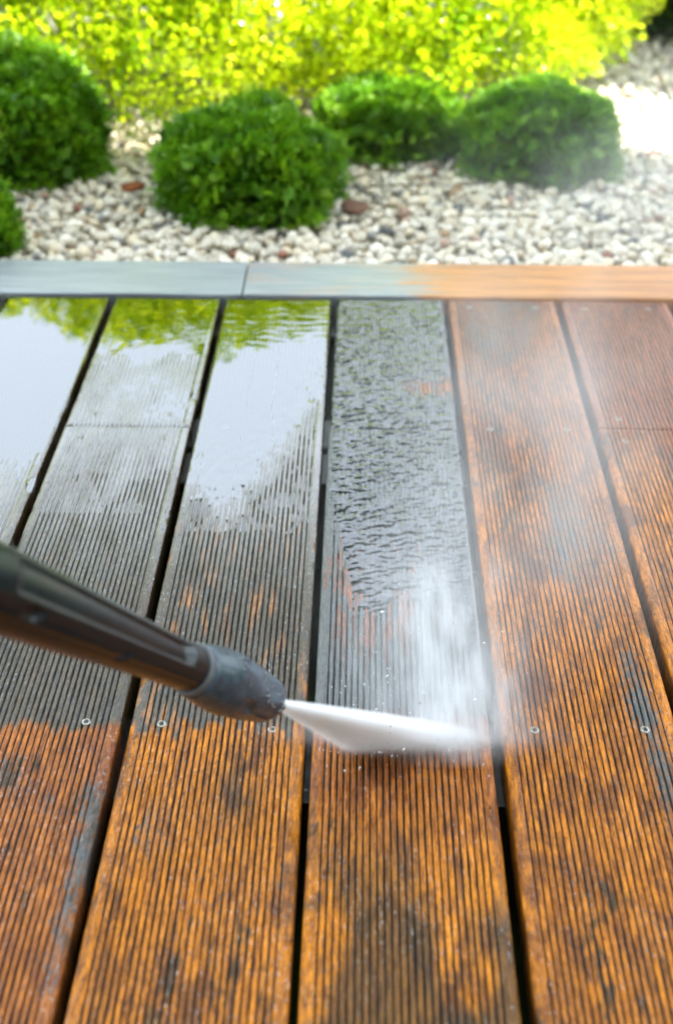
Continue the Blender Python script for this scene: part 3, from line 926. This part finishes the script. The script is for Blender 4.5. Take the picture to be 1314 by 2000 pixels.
# local frame: Z along the lance to the tip, X toward cv, Y toward sv
LM = Matrix((cv, sv, ax)).transposed()
if LM.determinant() < 0:
    sv2 = sv
lance.rotation_mode = 'QUATERNION'
FLIP = 1.0
if LM.determinant() < 0:
    LM = Matrix((cv, -sv, ax)).transposed(); FLIP = -1.0
lance.rotation_quaternion = LM.to_quaternion()
def lathe(name, zs, Rf, mat, parent, nseg=96, cap0=True, cap1=True):
    th = np.linspace(0, 2 * math.pi, nseg, endpoint=False)
    T, Z = np.meshgrid(th, zs)
    Tc = (T + math.pi) % (2 * math.pi) - math.pi       # -pi..pi, 0 = toward cv, positive = toward sv
    Rr = Rf(Z, Tc)
    V = np.stack([Rr * np.cos(T), FLIP * Rr * np.sin(T), Z], -1).reshape(-1, 3)
    F = [tuple(q) for q in grid_faces(nseg, len(zs), True)]
    V = np.vstack([V, [[0, 0, zs[0]], [0, 0, zs[-1]]]])
    a, b = len(V) - 2, len(V) - 1
    quads = np.array(F)
    tri = []
    if cap0: tri += [(a, (i + 1) % nseg, i, i) for i in range(nseg)]
    me = bpy.data.meshes.new(name)
    faces = [tuple(int(x) for x in q) for q in quads]
    if cap0: faces += [(a, (i + 1) % nseg, i) for i in range(nseg)]
    o1 = (len(zs) - 1) * nseg
    if cap1: faces += [(b, o1 + i, o1 + (i + 1) % nseg) for i in range(nseg)]
    me.from_pydata([tuple(v) for v in V.tolist()], [], faces)
    bm = bmesh.new(); bm.from_mesh(me); bmesh.ops.recalc_face_normals(bm, faces=bm.faces[:]); bm.to_mesh(me); bm.free()
    for p in me.polygons: p.use_smooth = True
    return link(name, me, mat, parent)
HL = 0.098                                             # head length
def body_r(Z, T):
    s = -Z - HL                                         # distance behind the head
    Rr = 0.0158 + 0.0087 * sstep(0.0, 0.235, s) ** 0.9
    # shallow recessed panel along the upper side, closed at its rear end
    pan = sstep(0.015, 0.03, s) * sstep(0.186, 0.181, s) * sstep(0.10, 0.18, T) * sstep(1.02, 0.94, T)
    Rr = Rr - 0.0026 * pan
    rib = np.exp(-((T - 0.02) / 0.06) ** 2) * sstep(0.0, 0.02, s)
    Rr = Rr + 0.0005 * rib
    low = sstep(-0.45, -0.55, T) * sstep(-1.6, -1.5, T) * sstep(0.0, 0.012, s)
    Rr = Rr - 0.0009 * low
    for s0, t0, ds, dt, dp in ((0.167, -0.22, 0.0065, 0.17, 0.0030), (0.083, -0.44, 0.0030, 0.22, 0.0026)):
        Rr = Rr - dp * np.exp(-((((s - s0) + (T - t0) * 0.010) / ds) ** 4 + ((T - t0) / dt) ** 4))
    Rr = Rr - 0.0012 * np.clip(0.002 - s, 0, 1) / 0.002
    return Rr
zs_b = np.concatenate([np.linspace(-0.80, -0.36, 12), np.linspace(-0.35, -HL + 0.004, 240)])
lathe('lance_tube', zs_b, body_r, PLASTIC, lance, 128)
def head_r(Z, T):
    s = (Z + HL) * 0.073 / HL
    Rr = 0.0176 + 0.0046 * sstep(-0.006, 0.024, s) - 0.0060 * sstep(0.026, 0.078, s) ** 1.15
    tip = np.clip((s - (0.073 - 0.011)) / 0.011, 0, 1)
    Rr = Rr * np.sqrt(np.clip(1 - (0.80 * tip) ** 2, 0, 1))
    Rr = Rr - 0.0022 * np.clip((0.003 - s) / 0.003, 0, 1) ** 2
    # flattened facets toward the tip
    fac = sstep(0.028, 0.05, s)
    Rr = Rr * (1 - 0.05 * fac * (0.5 - 0.5 * np.cos(T * 6 + 0.6)))
    for s0, t0, ds, dt in ((0.034, -0.42, 0.0046, 0.20), (0.030, 0.92, 0.0046, 0.20), (0.032, -1.75, 0.0046, 0.2), (0.032, 2.2, 0.0046, 0.2)):
        Rr = Rr - 0.0024 * np.exp(-((((s - s0) + (T - t0) * 0.009) / ds) ** 4 + ((T - t0) / dt) ** 4))
    ridge = np.exp(-((s - 0.028) / 0.0011) ** 2) * sstep(0.35, 0.5, np.abs(T - 0.25))
    return Rr + 0.0003 * ridge
head = lathe('nozzle_head', np.concatenate([np.linspace(-HL, -HL + 0.02, 50), np.linspace(-HL + 0.0202, -0.0115, 120), np.linspace(-0.0112, 0.0, 40)]), head_r, HEAD_PLASTIC, lance, 128)
lathe('seal_ring', np.linspace(-HL - 0.0035, -HL + 0.0015, 14), lambda Z, T: 0.0166 + 0.0010 * np.sqrt(np.clip(1 - ((Z + HL + 0.001) / 0.0026) ** 2, 0, 1)), simple('worn_grey_plastic', (0.10, 0.11, 0.115), 0.4, 0.5, 0, 0.2, 200.0, 0.3), lance, 64)
lathe('orifice', np.linspace(-0.006, 0.0022, 8), lambda Z, T: 0.0058 - 0.6 * np.clip(Z - 0.0005, 0, 1) + 0 * T, BLACK, lance, 32)
# beads of water on the head
bm = bmesh.new()
rr = random.Random(3)
for s0, t0, q in ((0.045, 0.10, 1.3), (0.047, -0.06, 1.1), (0.052, -0.10, 0.9), (0.055, -0.16, 0.8), (0.0615, 0.12, 1.0), (0.0648, -0.02, 1.3), (0.0652, -0.14, 1.0), (0.0642, -0.26, 1.5),
                  (0.043, 0.3, 0.7), (0.058, 0.35, 0.7), (0.038, 0.02, 0.6), (0.05, 0.5, 0.8), (0.026, 0.2, 0.6), (0.02, 0.6, 0.7)):
    z = s0 * HL / 0.073 - HL
    R0 = float(head_r(np.array([[z]]), np.array([[t0]]))[0, 0])
    m = Matrix.Translation((R0 * math.cos(t0), FLIP * R0 * math.sin(t0), z)) @ Matrix.Scale(0.0016 * q, 4) @ Matrix.Diagonal((1, rr.uniform(0.8, 1.2), rr.uniform(0.9, 1.5), 1))
    bmesh.ops.create_icosphere(bm, subdivisions=2, radius=1, matrix=m)
drops = bm_obj('water_bead', bm, water_material('bead_water', 2.2, (0.9, 0.93, 0.95), 0.01), head)
drops['kind'] = 'stuff'

# ------------------------------------------------------------------ jet and mist
def fan_jet():
    a = Vector((-0.018, 0.6425, 0.001)); b = Vector((0.097, 0.6505, 0.001))
    o = TIP + ax * 0.001
    mid = (a + b) / 2
    L = (mid - o).length
    dz = (mid - o).normalized()
    dx = (b - a) - dz * (b - a).dot(dz); half = dx.length / 2; dx = dx.normalized()
    dy = dz.cross(dx)
    sl = half / L                                        # spread of the fan per metre
    skew = (b - a).dot(dz) / (2 * half)                  # the impact line is not square to the axis
    Mx = Matrix((dx, dy, dz)).transposed()
    inv = Mx.inverted()
    bm = bmesh.new()
    n, m = 32, 24
    rings = []
    for i in range(m + 1):
        s = i / m
        ring = []
        for j in range(n):
            t = 2 * math.pi * j / n
            lat = math.cos(t)
            z = L * s * 1.02
            x = (0.0030 + sl * z) * 1.15 * lat
            zz = z + skew * x * s
            y = (0.0040 + 0.115 * z) * math.sin(t)
            p = Mx @ Vector((x, y, zz)) + o
            if p.z < 0.0022: p.z = 0.0022
            ring.append(bm.verts.new(inv @ (p - o)))
        rings.append(ring)
    for r0, r1 in zip(rings, rings[1:]):
        for j in range(n):
            bm.faces.new((r0[j], r0[(j + 1) % n], r1[(j + 1) % n], r1[j]))
    bm.faces.new(rings[0][::-1]); bm.faces.new(rings[-1])
    t = NT('white_water_jet')
    pos = t.add('ShaderNodeTexCoord').outputs['Object']
    X, Y, Z = t.add('ShaderNodeSeparateXYZ', i0=pos).outputs
    u = t.math('DIVIDE', X, t.math('MULTIPLY_ADD', Z, sl, 0.0026))
    v = t.math('DIVIDE', Y, t.math('MULTIPLY_ADD', Z, 0.035, 0.0020))
    cmb = t.add('ShaderNodeCombineXYZ', i0=t.math('MULTIPLY', u, 7.0), i1=t.math('MULTIPLY', v, 0.8), i2=t.math('MULTIPLY', Z, 16.0))
    streak = t.noise(cmb.outputs[0], 1.5, 3.0, 0.65)
    far = t.mr(Z, 0.0, L, 0.0, 1.0, smooth=False)
    uu = t.math('ADD', t.math('ABSOLUTE', u), t.math('MULTIPLY', t.math('SUBTRACT', streak, 0.5), t.math('MULTIPLY', far, 0.5)))
    side = t.mr(uu, 0.62, 1.06, 1.0, 0.0)
    core = t.math('EXPONENT', t.math('MULTIPLY', t.math('MULTIPLY', v, v), -1.1))
    d = t.math('MULTIPLY', t.math('MULTIPLY', side, core), t.mr(Z, 0.0, L, 1300.0, 290.0, smooth=False))
    d = t.math('MULTIPLY', d, t.math('SUBTRACT', 1.0, t.math('MULTIPLY', t.mr(streak, 0.42, 0.62), t.math('MULTIPLY', far, 0.55))))
    vol = t.add('ShaderNodeVolumePrincipled', Color=(1, 1, 1, 1), Density=d, Anisotropy=0.0)
    mat = t.vol(vol)
    mat.cycles.volume_step_rate = 0.10
    j = bm_obj('water_jet', bm, mat, None, True, o)
    j.rotation_mode = 'QUATERNION'
    j.rotation_quaternion = Mx.to_quaternion()
    return tag(j, 'white flat fan of high pressure water leaving the nozzle and hitting the board', 'water jet', kind='thing')
fan_jet()

def mist_object(name, x0, x1, y0, y1, z1, build, label):
    cx, cy = (x0 + x1) / 2, (y0 + y1) / 2
    o = bevel_box(name, x0 - cx, x1 - cx, y0 - cy, y1 - cy, 0.0035, z1, 0.0, None)
    o.location = (cx, cy, 0)
    t = NT(name + '_air')
    pos = t.add('ShaderNodeNewGeometry').outputs['Position']
    dens = build(t, pos)
    v = t.add('ShaderNodeVolumePrincipled', Color=(0.98, 0.99, 1.0, 1), Density=dens, Anisotropy=0.0)
    o.data.materials.append(t.vol(v))
    return tag(o, label, 'mist', kind='stuff')
def gauss(t, sep, cx, cy, cz, rx, ry, rz):
    def q(s, c, r_):
        d = t.math('DIVIDE', t.math('SUBTRACT', s, c), r_)
        return t.math('MULTIPLY', d, d)
    e = t.math('ADD', t.math('ADD', q(sep[0], cx, rx), q(sep[1], cy, ry)), q(sep[2], cz, rz))
    return t.math('EXPONENT', t.math('MULTIPLY', e, -1.0))
def splash(t, pos):
    s = t.add('ShaderNodeSeparateXYZ', i0=pos).outputs
    g0 = gauss(t, s, 0.048, 0.650, 0.0, 0.062, 0.010, 0.014)       # the line of impact
    g1 = gauss(t, s, 0.078, 0.668, 0.0, 0.040, 0.038, 0.035)
    g2 = gauss(t, s, 0.070, 0.735, 0.02, 0.052, 0.095, 0.050)
    n = t.noise(t.scaled(pos, (85, 16, 34)), 1.0, 3.0, 0.65)
    n2 = t.noise(t.scaled(pos, (24, 14, 18)), 1.0, 2.0, 0.6)
    k = t.math('MULTIPLY', t.mr(n, 0.32, 0.72), t.mr(n2, 0.32, 0.66))
    d = t.math('ADD', t.math('MULTIPLY', g1, 85.0), t.math('MULTIPLY', g2, 26.0))
    d = t.math('MULTIPLY', d, t.math('ADD', k, 0.16))
    return t.math('ADD', d, t.math('MULTIPLY', g0, 120.0))
sp = mist_object('splash_mist', -0.10, 0.21, 0.62, 1.02, 0.16, splash, 'dense white splash mist rising from the board where the jet strikes')
def drift(t, pos):
    s = t.add('ShaderNodeSeparateXYZ', i0=pos).outputs
    g1 = gauss(t, s, 0.16, 0.95, 0.06, 0.11, 0.22, 0.09)
    g2 = gauss(t, s, 0.55, 1.72, 0.06, 0.22, 0.26, 0.10)
    g3 = gauss(t, s, 0.25, 1.25, 0.08, 0.18, 0.30, 0.10)
    n = t.noise(t.scaled(pos, (11, 6, 9)), 1.0, 2.0, 0.6, 0.0)
    d = t.math('ADD', t.math('ADD', t.math('MULTIPLY', g1, 2.6), t.math('MULTIPLY', g2, 1.5)), t.math('MULTIPLY', g3, 0.35))
    return t.math('MULTIPLY', d, t.mr(n, 0.30, 0.66, 0.15, 1.4))
dm = mist_object('drifting_mist', -0.06, 0.80, 0.70, 2.00, 0.28, drift, 'thin mist drifting off over the right hand boards towards the shrub')
for o, sr in ((sp, 0.6), (dm, 3.0)):
    try:
        o.data.materials[0].cycles.volume_step_rate = sr
    except Exception:
        pass

# flying droplets thrown up round the impact
bm = bmesh.new()
rr = random.Random(12)
for i in range(420):
    t0 = rr.random()
    x = -0.015 + 0.125 * rr.random() + rr.gauss(0, 0.012)
    q = abs(rr.gauss(0, 1))
    y = 0.648 + (0.075 * q if rr.random() < 0.8 else -0.03 * q)
    z = 0.002 + abs(rr.gauss(0, 0.022)) * (0.4 + q)
    sz = max(0.00018, rr.lognormvariate(math.log(0.00038), 0.45))
    m = Matrix.Translation((x - 0.04 + 0.25 * (y - 0.648), y - 0.66, z)) @ Matrix.Rotation(rr.uniform(-0.6, 0.6), 4, 'Y') @ Matrix.Diagonal((sz, sz, sz * rr.uniform(1, 2.6), 1))
    bmesh.ops.create_icosphere(bm, subdivisions=1, radius=1, matrix=m)
dt = NT('droplet_water')
dmat = dt.surf(dt.add('ShaderNodeMixShader', i0=0.55, i1=dt.add('ShaderNodeBsdfDiffuse', Color=(0.95, 0.97, 1, 1)).outputs[0], i2=dt.add('ShaderNodeBsdfGlossy', Roughness=0.08).outputs[0]))
tag(bm_obj('spray_droplets', bm, dmat, None, True, (0.04, 0.66, 0)), 'tiny water droplets flying up around the impact of the jet', 'droplets', kind='stuff')

# ------------------------------------------------------------------ small things in the gravel
def chunk(name, label, cat, loc, s, mat, seed):
    r = np.random.default_rng(seed)
    v, f = ico_np(3)
    V = stone_shape(v, r) * np.array(s)
    V *= (1 + 0.25 * (fbm(v[:, 0] * 3 + 5, v[:, 1] * 3 + v[:, 2] * 2, seed, 4) - 0.5))[:, None]
    o = link(name, np_mesh(name, V, f), mat, None, loc)
    return tag(o, label, cat)
chunk('bark_chunk', 'rust brown chunk of bark on the gravel between the two left round shrubs', 'bark', (-0.372, 1.842, 0.004), (0.026, 0.016, 0.014), simple('rust_bark', (0.22, 0.075, 0.03), 0.9, 0.2, 0, 1.0, 180.0, 0.5), 3)
chunk('rock', 'brown rock on the gravel at the right foot of the nearest shrub', 'rock', (-0.013, 1.772, 0.0), (0.023, 0.017, 0.018), simple('brown_rock', (0.16, 0.085, 0.055), 0.85, 0.3, 0, 1.0, 160.0, 0.4), 4)
bm = bmesh.new()
tube(bm, [(-0.055, 0.0, 0.0), (-0.02, -0.006, 0.004), (0.03, 0.004, 0.003), (0.075, -0.003, 0.005), (0.11, 0.006, 0.001)], [0.0011, 0.0016, 0.0015, 0.0012, 0.0006], 6)
tag(bm_obj('twig', bm, BARK, None, True, (0.055, 1.852, 0.004)), 'thin dry twig lying on the gravel behind the brown rock', 'twig')
